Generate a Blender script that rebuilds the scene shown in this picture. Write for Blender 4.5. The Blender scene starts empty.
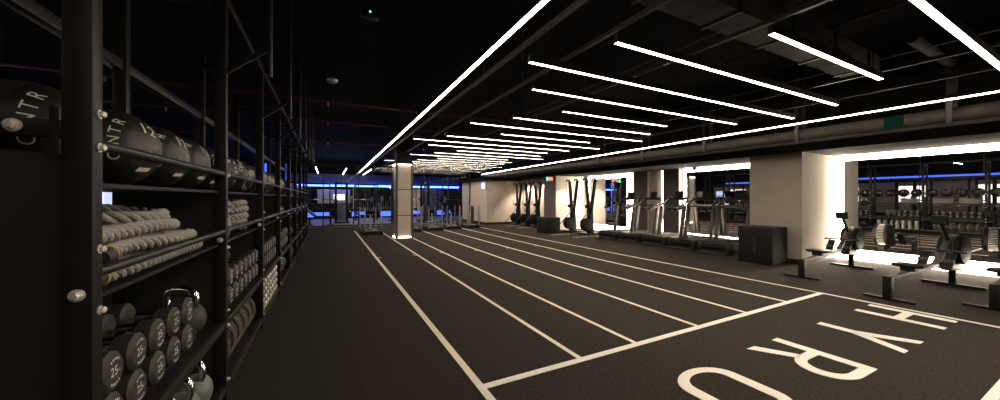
import bpy, bmesh, math, random
from mathutils import Vector, Matrix, Quaternion
random.seed(7)
PI = math.pi
SC = bpy.context.scene
COL = SC.collection
ORD = ['first','second','third','fourth','fifth','sixth','seventh','eighth','ninth','tenth','eleventh','twelfth','thirteenth','fourteenth','fifteenth',
       'sixteenth','seventeenth','eighteenth','nineteenth','twentieth','twenty-first','twenty-second','twenty-third','twenty-fourth','twenty-fifth','twenty-sixth','twenty-seventh','twenty-eighth','twenty-ninth','thirtieth']

# ------------------------------------------------------------------ materials
def mat(name, col, rough=.5, metal=0., noise=0., nscale=40., bump=0., bscale=200., spec=.5, emit=None, estr=0.):
    m = bpy.data.materials.new(name); m.use_nodes = True
    nt = m.node_tree; b = nt.nodes['Principled BSDF']
    b.inputs['Base Color'].default_value = (*col, 1); b.inputs['Roughness'].default_value = rough
    b.inputs['Metallic'].default_value = metal
    b.inputs['Specular IOR Level'].default_value = spec
    tc = nt.nodes.new('ShaderNodeTexCoord')
    if noise:
        n = nt.nodes.new('ShaderNodeTexNoise'); n.inputs['Scale'].default_value = nscale; n.inputs['Detail'].default_value = 5
        r = nt.nodes.new('ShaderNodeValToRGB')
        r.color_ramp.elements[0].position = .3; r.color_ramp.elements[1].position = .7
        r.color_ramp.elements[0].color = (*[c*(1-noise) for c in col], 1)
        r.color_ramp.elements[1].color = (*[min(1, c*(1+noise)) for c in col], 1)
        nt.links.new(tc.outputs['Object'], n.inputs['Vector']); nt.links.new(n.outputs['Fac'], r.inputs['Fac'])
        nt.links.new(r.outputs['Color'], b.inputs['Base Color'])
    if bump:
        n2 = nt.nodes.new('ShaderNodeTexNoise'); n2.inputs['Scale'].default_value = bscale; n2.inputs['Detail'].default_value = 3
        bp = nt.nodes.new('ShaderNodeBump'); bp.inputs['Strength'].default_value = bump; bp.inputs['Distance'].default_value = .01
        nt.links.new(tc.outputs['Object'], n2.inputs['Vector']); nt.links.new(n2.outputs['Fac'], bp.inputs['Height'])
        nt.links.new(bp.outputs['Normal'], b.inputs['Normal'])
    if emit:
        b.inputs['Emission Color'].default_value = (*emit, 1); b.inputs['Emission Strength'].default_value = estr
    return m
WARM = (1., .84, .66)
MT = dict(
    turf=mat('turf', (.030,.0245,.020), .95, noise=.55, nscale=55, bump=.6, bscale=240, spec=.15),
    paint=mat('lane_paint', (.80,.72,.60), .8, spec=.2), paintw=mat('white_paint', (.82,.79,.74), .8, spec=.2),
    palefloor=mat('rubber_floor', (.20,.185,.18), .6, noise=.4, nscale=60),
    plaster=mat('plaster', (.34,.30,.26), .8, noise=.06, nscale=3, spec=.1), plaster2=mat('pale_plaster', (.52,.46,.40), .8, noise=.06, nscale=3, spec=.1),
    piershade=mat('pier_shade', (.17,.15,.145), .75, noise=.06, nscale=3, spec=.2),
    darkwall=mat('dark_wall', (.014,.0135,.014), .85, spec=.15, noise=.1, nscale=4),
    piers=mat('dark_pier', (.085,.070,.066), .6),
    ceil=mat('black_ceiling', (.0035,.0033,.0031), .95, spec=.08, noise=.6, nscale=1.2, bump=.5, bscale=3),
    duct=mat('grey_duct', (.045,.040,.036), .7, .0, spec=.15, noise=.25, nscale=6),
    tray=mat('cable_tray', (.045,.04,.037), .5, .5),
    redpipe=mat('red_pipe', (.07,.006,.005), .5),
    black=mat('black_steel', (.015,.0135,.0122), .42, .0, noise=.15, nscale=30, spec=.2),
    panel=mat('black_panel', (.020,.018,.0165), .5, spec=.4),
    rail=mat('rail_steel', (.018,.0165,.015), .40, .1),
    bolt=mat('zinc_bolt', (.80,.78,.74), .5, .7),
    chrome=mat('chrome', (.80,.79,.77), .16, 1.),
    rubber=mat('black_rubber', (.026,.023,.0215), .6, noise=.2, nscale=60),
    rubber2=mat('dark_rubber', (.028,.026,.025), .5),
    plate=mat('bumper_rubber', (.13,.11,.09), .55, noise=.2, nscale=40),
    leather=mat('ball_leather', (.026,.0225,.019), .33, bump=.25, bscale=260),
    band=mat('ball_band', (.005,.0048,.0048), .55),
    print=mat('white_print', (.72,.70,.66), .6),
    rope=mat('rope_fibre', (.34,.333,.315), .8, noise=.15, nscale=90, bump=.2, bscale=300, spec=.2),
    yellow=mat('yellow_tape', (.42,.30,.03), .6),
    greenbell=mat('grey_green_enamel', (.13,.145,.13), .35),
    pale=mat('pale_steel', (.50,.48,.44), .35, .6),
    plastic=mat('black_plastic', (.008,.0075,.007), .5, spec=.18),
    greymetal=mat('grey_metal', (.20,.19,.18), .38, .7),
    alu=mat('aluminium', (.42,.41,.39), .32, .9),
    bronze=mat('satin_grey_frame', (.075,.067,.058), .45, .2), deck=mat('deck_frame', (.03,.027,.025), .45, .3),
    belt=mat('tread_belt', (.030,.028,.027), .7, noise=.3, nscale=80),
    mirror=mat('mirror', (.86,.86,.86), .0, 1.),
    plyo=mat('plyo_vinyl', (.0065,.0058,.0053), .65, spec=.25, noise=.15, nscale=30),
    darkprint=mat('dark_print', (.003,.003,.003), .6),
    wood=mat('tan_tape', (.42,.36,.25), .7),
    housing=mat('light_housing', (.03,.03,.03), .4, .5),
    screen=mat('screen', (.01,.013,.012), .15, emit=(.35,.5,.45), estr=.006),
    led=mat('led_diffuser', (.9,.88,.84), .5, emit=WARM, estr=17.),
    ledlow=mat('led_strip', (.9,.88,.84), .5, emit=WARM, estr=7.),
    halo=mat('halo_glow', (.9,.88,.84), .5, emit=(1.,.86,.68), estr=10.),
    haloside=mat('halo_side_glow', (.9,.88,.84), .5, emit=(1.,.86,.68), estr=30.),
    blue=mat('blue_led', (.5,.5,.9), .5, emit=(.06,.17,1.), estr=7.),
    bluelow=mat('blue_halo', (.5,.5,.9), .5, emit=(.05,.13,1.), estr=1.1),
    bluedim=mat('blue_strip_dim', (.3,.3,.6), .5, emit=(.06,.15,1.), estr=.7),
    bulk=mat('blue_lit_bulkhead', (.035,.045,.13), .7),  # blue glow of the strip painted into the bulkhead colour
    farglow=mat('far_glow', (.8,.8,.9), .5, emit=(.85,.9,1.), estr=1.2),
    whiteglow=mat('wall_glow', (.8,.8,.9), .5, emit=(1.,.90,.78), estr=.8),
    green=mat('green_led', (.1,.8,.3), .5, emit=(.05,1.,.35), estr=5.),
    red=mat('red_led', (.8,.1,.1), .5, emit=(1.,.09,.08), estr=5.),
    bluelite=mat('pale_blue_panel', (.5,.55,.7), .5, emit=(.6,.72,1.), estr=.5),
    signgreen=mat('dark_green', (.002,.018,.012), .9, spec=.05),
)
def glass_mat():
    m = bpy.data.materials.new('partition_glass'); m.use_nodes = True
    nt = m.node_tree; nt.nodes.clear()
    o = nt.nodes.new('ShaderNodeOutputMaterial'); mx = nt.nodes.new('ShaderNodeMixShader')
    t = nt.nodes.new('ShaderNodeBsdfTransparent'); g = nt.nodes.new('ShaderNodeBsdfGlossy')
    t.inputs['Color'].default_value = (.90,.92,.95,1); g.inputs['Roughness'].default_value = .0
    mx.inputs['Fac'].default_value = .012
    nt.links.new(t.outputs[0], mx.inputs[1]); nt.links.new(g.outputs[0], mx.inputs[2]); nt.links.new(mx.outputs[0], o.inputs['Surface'])
    return m
MT['glass'] = glass_mat()

# ------------------------------------------------------------------ mesh building
class MB:
    def __init__(s): s.v = []; s.f = []
    def add(s, vs, fs, M=None):
        b = len(s.v)
        for p in vs: s.v.append(M @ Vector(p) if M else Vector(p))
        s.f += [tuple(b+i for i in f) for f in fs]
        return s
    def box(s, x0, x1, y0, y1, z0, z1, M=None):
        vs = [(x,y,z) for x in (x0,x1) for y in (y0,y1) for z in (z0,z1)]
        return s.add(vs, [(0,1,3,2),(4,6,7,5),(0,4,5,1),(2,3,7,6),(0,2,6,4),(1,5,7,3)], M)
    def bar(s, a, b, w, h, up=(0,0,1)):
        a, b = Vector(a), Vector(b); d = b-a; L = d.length; d.normalize()
        u = Vector(up)
        if abs(d.dot(u)) > .98: u = Vector((1,0,0))
        x = d.cross(u).normalized(); z = x.cross(d)
        M = Matrix((x, d, z)).transposed().to_4x4(); M.translation = a
        return s.box(-w/2, w/2, 0, L, -h/2, h/2, M)
    def tube(s, pts, r, seg=8, cap=True, closed=False):
        pts = [Vector(p) for p in pts]; n = len(pts)
        rs = r if isinstance(r, (list, tuple)) else [r]*n
        vs = []; fs = []; prev = None
        for i, p in enumerate(pts):
            a = pts[(i-1) % n] if (closed or i) else p
            c = pts[(i+1) % n] if (closed or i < n-1) else p
            t = (c-a).normalized()
            if prev is None:
                q = Vector((0,0,1)) if abs(t.z) < .9 else Vector((1,0,0))
                x = t.cross(q).normalized()
            else:
                x = prev - t*prev.dot(t); x.normalize()
            prev = x; y = t.cross(x)
            for k in range(seg):
                an = 2*PI*k/seg
                vs.append(p + (x*math.cos(an)+y*math.sin(an))*rs[i])
        for i in range(n if closed else n-1):
            j = (i+1) % n
            for k in range(seg):
                l = (k+1) % seg
                fs.append((i*seg+k, i*seg+l, j*seg+l, j*seg+k))
        if cap and not closed:
            fs.append(tuple(range(seg-1,-1,-1))); fs.append(tuple((n-1)*seg+k for k in range(seg)))
        return s.add(vs, fs)
    def lathe(s, prof, seg=20, M=None):          # prof: (radius, height) about z
        vs = []; fs = []; n = len(prof)
        for r, h in prof:
            for k in range(seg):
                a = 2*PI*k/seg; vs.append((r*math.cos(a), r*math.sin(a), h))
        for i in range(n-1):
            for k in range(seg):
                l = (k+1) % seg; fs.append((i*seg+k, i*seg+l, (i+1)*seg+l, (i+1)*seg+k))
        fs.append(tuple(range(seg-1,-1,-1))); fs.append(tuple((n-1)*seg+k for k in range(seg)))
        return s.add(vs, fs, M)
    def prism(s, poly, z0, z1, M=None):          # poly: xy outline
        n = len(poly)
        vs = [(x,y,z0) for x,y in poly] + [(x,y,z1) for x,y in poly]
        fs = [tuple(range(n-1,-1,-1)), tuple(range(n,2*n))] + [(i,(i+1)%n,n+(i+1)%n,n+i) for i in range(n)]
        return s.add(vs, fs, M)
    def sphere(s, c, r, seg=20, rings=12, sc=(1,1,1)):
        vs = []; fs = []
        for i in range(1, rings):
            a = PI*i/rings
            for k in range(seg):
                b = 2*PI*k/seg
                vs.append((c[0]+r*sc[0]*math.sin(a)*math.cos(b), c[1]+r*sc[1]*math.sin(a)*math.sin(b), c[2]+r*sc[2]*math.cos(a)))
        t = len(vs); vs += [(c[0],c[1],c[2]+r*sc[2]), (c[0],c[1],c[2]-r*sc[2])]
        for i in range(rings-2):
            for k in range(seg):
                l = (k+1)%seg; fs.append((i*seg+k,(i+1)*seg+k,(i+1)*seg+l,i*seg+l))
        for k in range(seg):
            l = (k+1)%seg; fs.append((t,k,l)); fs.append((t+1,(rings-2)*seg+l,(rings-2)*seg+k))
        return s.add(vs, fs)
    def build(s, name, material, parent=None, bevel=0., bseg=2, loc=None):
        me = bpy.data.meshes.new(name); me.from_pydata([tuple(p) for p in s.v], [], s.f)
        bm = bmesh.new(); bm.from_mesh(me)
        bmesh.ops.recalc_face_normals(bm, faces=bm.faces)
        if bevel:
            es = [e for e in bm.edges if len(e.link_faces) == 2 and e.calc_face_angle(0) > .6]
            bmesh.ops.bevel(bm, geom=es, offset=bevel, segments=bseg, affect='EDGES', profile=.5)
        bm.to_mesh(me); bm.free()
        for p in me.polygons: p.use_smooth = True
        me.set_sharp_from_angle(angle=math.radians(32))
        me.materials.append(material if not isinstance(material, str) else MT[material])
        o = bpy.data.objects.new(name, me); COL.objects.link(o)
        if parent: o.parent = parent
        if loc: o.location = loc
        return o
def rotm(axis, a): return Matrix.Rotation(a, 4, axis)
def trans(x, y, z): return Matrix.Translation((x, y, z))
def disc_m(c, axis):                              # lathe z -> axis, centred c
    q = Vector((0,0,1)).rotation_difference(Vector(axis)); return Matrix.Translation(c) @ q.to_matrix().to_4x4()
def tag(o, label, cat, group=None):
    o['label'] = label; o['category'] = cat
    if group: o['group'] = group
    return o
def thing(name, label, cat, loc=(0,0,0), rz=0, group=None):
    o = bpy.data.objects.new(name, None); COL.objects.link(o)
    o.location = loc; o.rotation_euler = (0,0,rz); o.empty_display_size = .1
    return tag(o, label, cat, group)
def struct(o): o['kind'] = 'structure'; return o
def dup(root, loc, rz=None, label=None, group=None):
    r = root.copy(); COL.objects.link(r); r.location = loc
    if rz is not None: r.rotation_euler = (0,0,rz) if not isinstance(rz, tuple) else rz
    if label: r['label'] = label
    if group: r['group'] = group
    for ch in list(root.children):
        c = ch.copy(); COL.objects.link(c); c.parent = r
        for g in list(ch.children):
            d = g.copy(); COL.objects.link(d); d.parent = c
    return r
def place(first, used, loc, rz, label):           # the first call moves the prototype, later calls copy it
    if not used:
        used.append(1); first.location = loc; first['label'] = label
        first.rotation_euler = (0,0,rz) if not isinstance(rz, tuple) else rz
        return first
    return dup(first, loc, rz, label)
def text_mesh(s, size, thick=.0):                 # flat text as (verts, faces), centred
    cu = bpy.data.curves.new('lettering', 'FONT'); cu.body = s; cu.size = size; cu.align_x = 'CENTER'; cu.align_y = 'CENTER'
    cu.resolution_u = 3; cu.extrude = thick
    o = bpy.data.objects.new('lettering', cu)
    me = bpy.data.meshes.new_from_object(o)
    vs = [tuple(v.co) for v in me.vertices]; fs = [tuple(p.vertices) for p in me.polygons]
    bpy.data.objects.remove(o); bpy.data.curves.remove(cu); bpy.data.meshes.remove(me)
    return vs, fs

# ------------------------------------------------------------------ camera
F = 338.
cam = bpy.data.cameras.new('camera'); camo = bpy.data.objects.new('camera', cam); COL.objects.link(camo)
cam.sensor_fit = 'HORIZONTAL'; cam.sensor_width = 36; cam.lens = 36*F/1000; cam.shift_y = -2/1000; cam.clip_start = .02; cam.clip_end = 200
camo.location = (0,0,1.35); camo.rotation_euler = (PI/2, 0, -math.atan(172/F))
SC.camera = camo

# ------------------------------------------------------------------ the setting
CZ = 3.75
fl = struct(MB().box(-6, 10.6, -4, 17.6, -.2, 0).build('floor', 'turf'))
fl2 = struct(MB().box(-6, 10.6, 17.6, 25, -.2, 0).build('floor_far', 'palefloor'))
struct(MB().box(-6, 10.6, -4, 25, CZ, CZ+.2).build('ceiling', 'ceil'))
struct(MB().box(-6.2, -6, -4, 25, 0, CZ).build('wall_left', 'darkwall'))
struct(MB().box(-6, 10.6, -4.2, -4, 0, CZ).build('wall_rear', 'darkwall'))
struct(MB().box(-6, 10.6, 24.6, 24.8, 0, CZ).build('wall_far', 'darkwall'))
struct(MB().box(10.14, 10.4, -4, 15.7, 0, 2.33).build('wall_right', 'plaster'))
struct(MB().box(10.14, 10.4, -4, 25, 2.33, CZ).build('wall_right_upper', 'darkwall'))
# big pier between mirror bays, return faces the camera
struct(MB().box(8.6, 10.14, 3.344, 4.3, 0, 2.29).build('wall_right_pier', 'plaster'))
struct(MB().box(8.6, 10.14, 11.67, 12.55, 0, 2.29).build('wall_right_door_pier', 'plaster2'))
struct(MB().box(8.58, 8.599, 11.68, 12.54, 0, 2.25).build('trim_pier_shade', 'piershade'))  # darker sheet paints shade onto the pier front
struct(MB().box(9.35, 10.14, 12.55, 15.7, 0, 2.29).build('wall_right_recess', 'plaster2'))
struct(MB().box(7.22, 9.35, 15.7, 19.2, 0, 2.25).build('wall_right_corner', 'plaster2'))
struct(MB().box(9.98, 10.14, 8.22, 8.82, 0, 2.29).build('wall_right_dark_pier', 'piers'))
struct(MB().box(9.98, 10.14, 7.02, 7.6, 0, 2.29).build('wall_right_narrow_pier', 'piers'))
# skirtings
sk = MB().box(8.585, 8.6, 3.33, 4.3, 0, .09).box(8.585, 10.1, 3.329, 3.344, 0, .09)
struct(sk.build('baseboard_pier', 'black'))
struct(MB().box(7.205, 7.22, 15.685, 19.2, 0, .10).box(7.205, 9.35, 15.685, 15.7, 0, .10).box(9.335, 9.35, 12.55, 15.7, 0, .1).build('baseboard_corner', 'black'))
# soffit over the mirror wall with a fascia
so = MB().box(8.22, 10.14, -4, 19.2, 2.29, 2.33)
so.box(8.20, 8.24, -4, 19.2, 2.25, 2.40)
so.box(7.0, 8.22, 15.5, 19.2, 2.25, 2.40)
struct(so.build('trim_soffit', 'ceil'))

# painted markings are parts of the floor
def stripe(x0, x1, y0, y1, m='paint', name='lane_line', z=.004):
    return MB().box(x0, x1, y0, y1, .0002, z).build(name, m, fl)
LX = [.972, 1.888, 2.548, 3.468, 4.385, 5.31, 6.235]
LE = [15.1, 13.9, 11.45, 14.6, 14.6, 14.6, 14.6]
for x, e in zip(LX, LE):
    w = .022 if x not in (.972,) else .028
    stripe(x-w, x+w, 2.235, e)
for x in LX[:6]:
    for yy in (8.05,): 
        stripe(x-.10 if x > 1 else x+.02, x+.10 if x < 1.5 else x-.02, yy-.025, yy+.025, name='lane_tick')
stripe(.944, 6.262, 2.175, 2.235, 'paintw', 'start_line')
stripe(.944, 1.0, .50, 2.175, 'paintw', 'box_line'); stripe(6.262-.05, 6.262, .50, 2.175, 'paintw', 'box_line')
stripe(1.0, 6.212, .50, .555, 'paintw', 'box_line')
# floor letters: read towards -X, tops towards the camera; (a, b): a along reading, b letter height
def letter(xc, polys, name='floor_letter'):
    mb = MB()
    for poly in polys:
        mb.prism([(xc - a, 1.69 - b*.667) for a, b in poly], .0002, .004)
    return mb.build(name, 'paintw', fl)
W = .255; T = .098
def rect(a0, a1, b0, b1): return [(a0,b0),(a1,b0),(a1,b1),(a0,b1)]
letter(5.885, [rect(-W,-W+T,0,1), rect(W-T,W,0,1), rect(-W+T,W-T,.44,.56)])
letter(4.72, [rect(-T/2,T/2,0,.42), [(-T/2,.40),(T/2,.40),(.02,.56),(-W+T,1),(-W-.005,1)], [(-.02,.50),(T/2,.40),(W+.005,1),(W-T,1)]])
def arc(cx, cy, rx, ry, a0, a1, n=14):
    return [(cx+rx*math.cos(math.radians(a0+(a1-a0)*i/n)), cy+ry*math.sin(math.radians(a0+(a1-a0)*i/n))) for i in range(n+1)]
def ring_seg(o, i):                                # quads between outer and inner arcs
    return [[o[k], o[k+1], i[k+1], i[k]] for k in range(len(o)-1)]
oR = [(-.03,1)]+arc(.02,.70,W-.02,.30,90,-90)+[(-.03,.40)]
iR = [(-.03,.885)]+arc(.02,.70,W-.02-T,.185,90,-90)+[(-.03,.515)]
letter(3.6, [rect(-W,-W+T,0,1), rect(-W+T,-.03,.885,1), rect(-W+T,-.03,.40,.515), [(-.03,.42),(.07,.42),(W+.01,0),(W-T-.01,0)]] + ring_seg(oR, iR))
oO = arc(0,.72,W+.028,.28,0,180)+arc(0,.28,W+.028,.28,180,360)+[(W+.028,.72)]
iO = arc(0,.72,W+.028-T,.185,0,180)+arc(0,.28,W+.028-T,.185,180,360)+[(W+.028-T,.72)]
letter(2.51, ring_seg(oO, iO))

# tan tape by the ski machines
for i, (x, y, l) in enumerate([(7.75, 10.15, .9), (8.0, 9.15, 1.1), (8.0,13.2,.8), (8.0,14.3,.8)]):
    MB().box(x-l/2, x+l/2, y-.04, y+.04, .0002, .005).build('tape_line', 'wood', fl)

# lit column
cx0, cx1, cy0, cy1 = 2.02, 2.60, 11.65, 12.25
cr = struct(MB().box(cx0+.04, cx1-.04, cy0+.04, cy1-.04, 0, CZ).build('column', 'darkwall'))
fr = MB()
for x in (cx0, cx1-.07):
    for y in (cy0, cy1-.07): fr.box(x, x+.07, y, y+.07, 0, 2.5)
fr.box(cx0, cx1, cy0, cy1, 2.5, 2.54)
fr.build('column_corner_trim', 'piers', cr)
for z0, z1 in ((.05,.75),(.775,1.62),(1.645,2.44)):
    p = MB().box(cx0+.075, cx1-.075, cy0+.018, cy0+.04, z0, z1).box(cx0+.018, cx0+.04, cy0+.075, cy1-.075, z0, z1)
    p.box(cx0+.075, cx1-.075, cy1-.04, cy1-.018, z0, z1).box(cx1-.04, cx1-.018, cy0+.075, cy1-.075, z0, z1)
    p.build('column_panel', 'plaster2', cr)
for z in (0.004, 2.46):
    l = MB().box(cx0+.08, cx1-.08, cy0-.02, cy0+.0, z, z+.03).box(cx0-.02, cx0, cy0+.08, cy1-.08, z, z+.03)
    l.build('column_light', 'ledlow', cr)

# ------------------------------------------------------------------ mirrors with lit surround
def wall_mirror(y0, y1, seams, label, z0=.255, z1=2.15, left=True, right=False, top_to=2.285):
    t = thing('wall_mirror', label, 'mirror', (10.0, (y0+y1)/2, z0)); inv = trans(-10.0, -(y0+y1)/2, -z0)
    ys = [y0]+seams+[y1]
    for a, b in zip(ys[:-1], ys[1:]):
        MB().box(9.99, 10.0, a+.004, b-.004, z0, z1, inv).build('mirror_panel', 'mirror', t)
    fr = MB().box(10.001, 10.03, y0+.02, y1-.02, z0+.02, z1-.02, inv)
    fr.build('backing_frame', 'black', t)
    MB().box(10.11, 10.138, y0, y1, .012, z0+.05, inv).build('lower_light', 'halo', t)  # glowing bands stand in for back wall lit by hidden strips
    MB().box(10.11, 10.138, y0, y1, z1-.05, top_to, inv).build('upper_light', 'halo', t)
    if left: MB().box(10.11, 10.138, y1, y1+.16, .012, top_to, inv).build('side_light', 'haloside', t)
    if right: MB().box(10.11, 10.138, y0-.16, y0, .012, top_to, inv).build('side_light', 'halo', t)
    return t
wall_mirror(-3.6, 3.16, [2.1-1.06*i for i in range(5, -1, -1)], 'widest glowing wall mirror behind the rowing machines, right of the pale pier')
m2 = wall_mirror(4.32, 6.78, [5.55], 'wall mirror with glowing edges behind the nearest treadmills, left of the pale pier')
wall_mirror(9.14, 11.2, [10.15], 'glowing wall mirror behind the farthest treadmill, beside the last ski machine', left=True, right=True)
# glowing slot between the two dark piers
sl = thing('wall_light', 'slim vertical glowing light strip on the left edge of the narrow dark pier', 'light', (10.1,7.66,0))
MB().box(-.02,.03,-.05,.05,0,2.28).build('diffuser','halo',sl); MB().box(.03,.04,-.06,.06,0,2.28).build('housing','housing',sl)

# far blue-lit mirrors
def far_mirror(x0, x1, label):
    y = 24.45; t = thing('wall_mirror', label, 'mirror', ((x0+x1)/2, y, .4)); inv = trans(-(x0+x1)/2, -y, -.4)
    MB().box(x0, x1, y, y+.01, .45, 2.05, inv).build('mirror_panel', 'mirror', t)
    MB().box(x0+.03, x1-.03, y+.011, y+.04, .48, 2.02, inv).build('backing_frame', 'black', t)
    w3 = (x1-x0)/5
    MB().box(x0+w3*.4, x0+w3*1.5, y+.10, y+.13, .1, .43, inv).box(x0+w3*3, x0+w3*4.3, y+.10, y+.13, .1, .43, inv).box(x0-.1, x0-.02, y+.10, y+.13, .02, 2.2, inv).build('light_surround', 'bluelow', t)
    MB().box(x0-.1, x1+.1, y-.22, y-.10, 2.10, 2.20, inv).build('blue_light_strip', 'blue', t)
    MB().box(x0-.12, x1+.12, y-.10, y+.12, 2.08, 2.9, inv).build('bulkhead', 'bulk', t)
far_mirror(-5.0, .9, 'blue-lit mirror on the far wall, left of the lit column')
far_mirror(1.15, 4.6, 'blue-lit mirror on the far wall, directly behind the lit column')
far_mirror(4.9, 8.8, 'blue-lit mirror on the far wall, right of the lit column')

# left-hand gym area behind the storage rack: pale wall with blue strip
lw = thing('wall_panel', 'long pale wall panel under a blue light strip behind the storage rack', 'wall panel', (-5.97, 6, 0))
MB().box(-.02,.04,-7.5,9.4,.6,2.15).build('panel','plaster',lw,.005)
MB().box(-.02,.10,-7.5,8.5,2.36,2.44).build('blue_light_strip','bluedim',lw)
MB().box(.04,.055,7.9,9.2,.7,1.85).build('glow_patch','bluelite',lw)
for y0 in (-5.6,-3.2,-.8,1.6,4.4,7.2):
    MB().box(.04,.055,y0,y0+1.0,1.15,1.95).build('glow_patch','whiteglow',lw)  # emissive patches imitate lit stretches of the pale wall

for i, x in enumerate((-4.4,-3.3,-2.3)):  # strips added to give a blue glow through the rack
    t = thing('wall_light', f'{ORD[i]} added vertical blue strip from the left on the far wall behind the storage rack', 'light', (x, 24.2, .3))
    MB().box(-.05,.05,-.03,.0,0,3.1).build('diffuser','bluelow',t); MB().box(-.07,.07,.0,.03,0,3.1).build('housing','housing',t)
# ------------------------------------------------------------------ glass partition at the far end
gp = thing('glass_partition', 'tall glazed partition with thin black mullions across the far end of the lanes', 'partition', (3,17.9,0))
mull = [-4.2,-1.9,-.2,1.33,2.9,4.6,5.9,7.18]
for x in mull: MB().box(x-3-.025,x-3+.025,-.03,.03,0,2.9).build('mullion','black',gp)
MB().box(-4.2-3,4.18,-.04,.04,2.9,2.98).build('head_rail','black',gp); MB().box(-4.2-3,4.18,-.04,.04,.0,.05).build('sill_rail','black',gp)
for a,b in zip(mull[:-1],mull[1:]): MB().box(a-3+.025,b-3-.025,-.006,.006,.05,2.9).build('glass_pane','glass',gp)

# ------------------------------------------------------------------ ceiling lights
def light_bar(x0, x1, y, label, name='ceiling_light', z=2.8):
    L = x1-x0; t = thing(name, label, 'ceiling light', ((x0+x1)/2, y, z), 0, 'cross bar lights over the lanes')
    h = .028; q = h-.003; e = .0036
    MB().box(-L/2, L/2, -h, h, .006, .075).box(-L/2,L/2,-h,-q,-e,.006).box(-L/2,L/2,q,h,-e,.006).box(-L/2,-L/2+.003,-q,q,-e,.006).box(L/2-.003,L/2,-q,q,-e,.006).build('housing', 'housing', t)
    MB().box(-L/2+.003, L/2-.003, -q, q, 0, .006).build('diffuser', 'led', t)
    for s in (-1, 1):
        MB().tube([(s*(L/2-.25), 0, .075), (s*(L/2-.25), 0, CZ-z)], .004, 5).build('hanging_wire', 'black', t)
    return t
BX = [(2.4,7.15),(3.48,6.03),(2.39,7.09),(1.91,7.58),(2.43,7.16),(3.5,6.12),(2.98,6.55),(2.45,7.17),(3.5,6.12),(2.47,7.17),(1.87,6.62),(2.43,6.35),(3.51,6.6),(3.03,7.2),
      (2.42,6.12),(3.57,6.7),(3.01,6.75),(1.92,6.75),(3.0,7.4),(2.48,7.2),(2.4,7.2),(3.0,6.7),(2.0,7.7),(2.5,7.1),(2.4,7.1),(2.5,7.6)]
for i, (a, b) in enumerate(BX):
    L = b-a; kind = 'short' if L < 2.8 else ('long' if L > 4.8 else 'medium')
    light_bar(a, b, .822+.7497*i if i < 8 else .822+.7497*i+.01, f'{ORD[i]} cross bar light from the near end, {kind} glowing strip hung over the lanes')
for i, y in enumerate((.07,-.68,-1.43,-2.18,-2.93)):  # bars added out of view to light the rack's near faces
    light_bar(-1.2 if i in (1,3) else 2.4, 6.6 if i % 2 else 6.1, y, f'{ORD[i]} added cross bar light behind the start of the lettering, counting away from the lanes')
def led_run(p0, p1, name, label, w=.018):
    d = Vector(p1)-Vector(p0); L = d.length; a = math.atan2(-d.x, d.y)
    t = thing(name, label, 'ceiling light', p0, a)
    MB().box(-w, w, 0, L, .012, .08).build('housing', 'housing', t)
    MB().box(-w+.003, w-.003, .004, L-.004, -.004, .012).build('diffuser', 'led', t)
    k = 0
    for yy in [1.0+3.5*i for i in range(int(L/3.5))]:
        MB().tube([(0,yy,.08),(0,yy,CZ-p0[2])], .004, 5).build('hanging_wire', 'black', t)
led_run((1.38,-3.6,2.8), (1.59,21.6,2.8), 'ceiling_light', 'very long lengthwise light strip running over the left edge of the lanes')
led_run((8.10,-3.0,2.8), (8.42,19.0,2.8), 'ceiling_light', 'very long lengthwise light strip running along the duct on the right', .015)
for i,(x,y0,y1) in enumerate([(-.55,19.4,24.2),(.87,19.6,24.2),(2.1,19.6,24.2)]):
    led_run((x,y0,2.9),(x,y1,2.9),'ceiling_light', ['leftmost lengthwise light bar behind the far glass','middle lengthwise light bar behind the far glass','lengthwise light bar behind the far glass, nearest the lit column'][i])

for i in range(3):
    light_bar(-4.1, -2.6, .5+1.7*i, f'{ORD[i]} short light bar from the near end in the gym area behind the storage rack')['group'] = 'light bars behind the storage rack'
# ------------------------------------------------------------------ ceiling services
for i, x in enumerate((1.80, 2.39, 3.5, 6.08, 7.15)):
    t = thing('ceiling_rail', f'{ORD[i]} thin dark rail from the left running lengthwise above the bar lights', 'rail', (x, 8, 2.90))
    MB().box(-.02,.02,-10,13.5,0,.04).build('channel','tray',t)
    for y in (-8,-4,0,4,8,12): MB().tube([(0,y,.04),(0,y,CZ-2.9)],.006,5).build('hanger','tray',t)
d = thing('air_duct', 'long round grey spiral duct with band straps above the mirror wall', 'duct', (8.66, 6, 2.62))
pts = []; rr = []
for i in range(0, 460):
    y = -10+i*.05; pts.append((0,y,0)); rr.append(.135+(.004 if i % 2 else 0))
MB().tube(pts, rr, 16).build('duct_tube', 'duct', d)
for k, y in enumerate([-8.3+1.9*i for i in range(12)]):
    MB().box(-.15,.15,y-.03,y+.03,-.15,-.135).box(-.16,-.14,y-.03,y+.03,-.15,CZ-2.62).box(.14,.16,y-.03,y+.03,-.15,CZ-2.62).build('strap','tray',d)
MB().box(-.16,-.148,-4.04,-3.82,-.15,.1).build('green_marker','signgreen',d)
ct = thing('cable_tray', 'long perforated grey cable tray below the duct above the mirror wall', 'cable tray', (8.35,6,2.42))
mb = MB().box(-.05,.12,-10,12.8,0,.006).box(-.05,-.044,-10,12.8,0,.06).box(.114,.12,-10,12.8,0,.06)
mb.build('tray_channel','duct',ct)
for k in range(18): MB().box(-.045,.114,-9.6+1.25*k,-9.56+1.25*k,.006,.05).build('rung','tray',ct)
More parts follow.
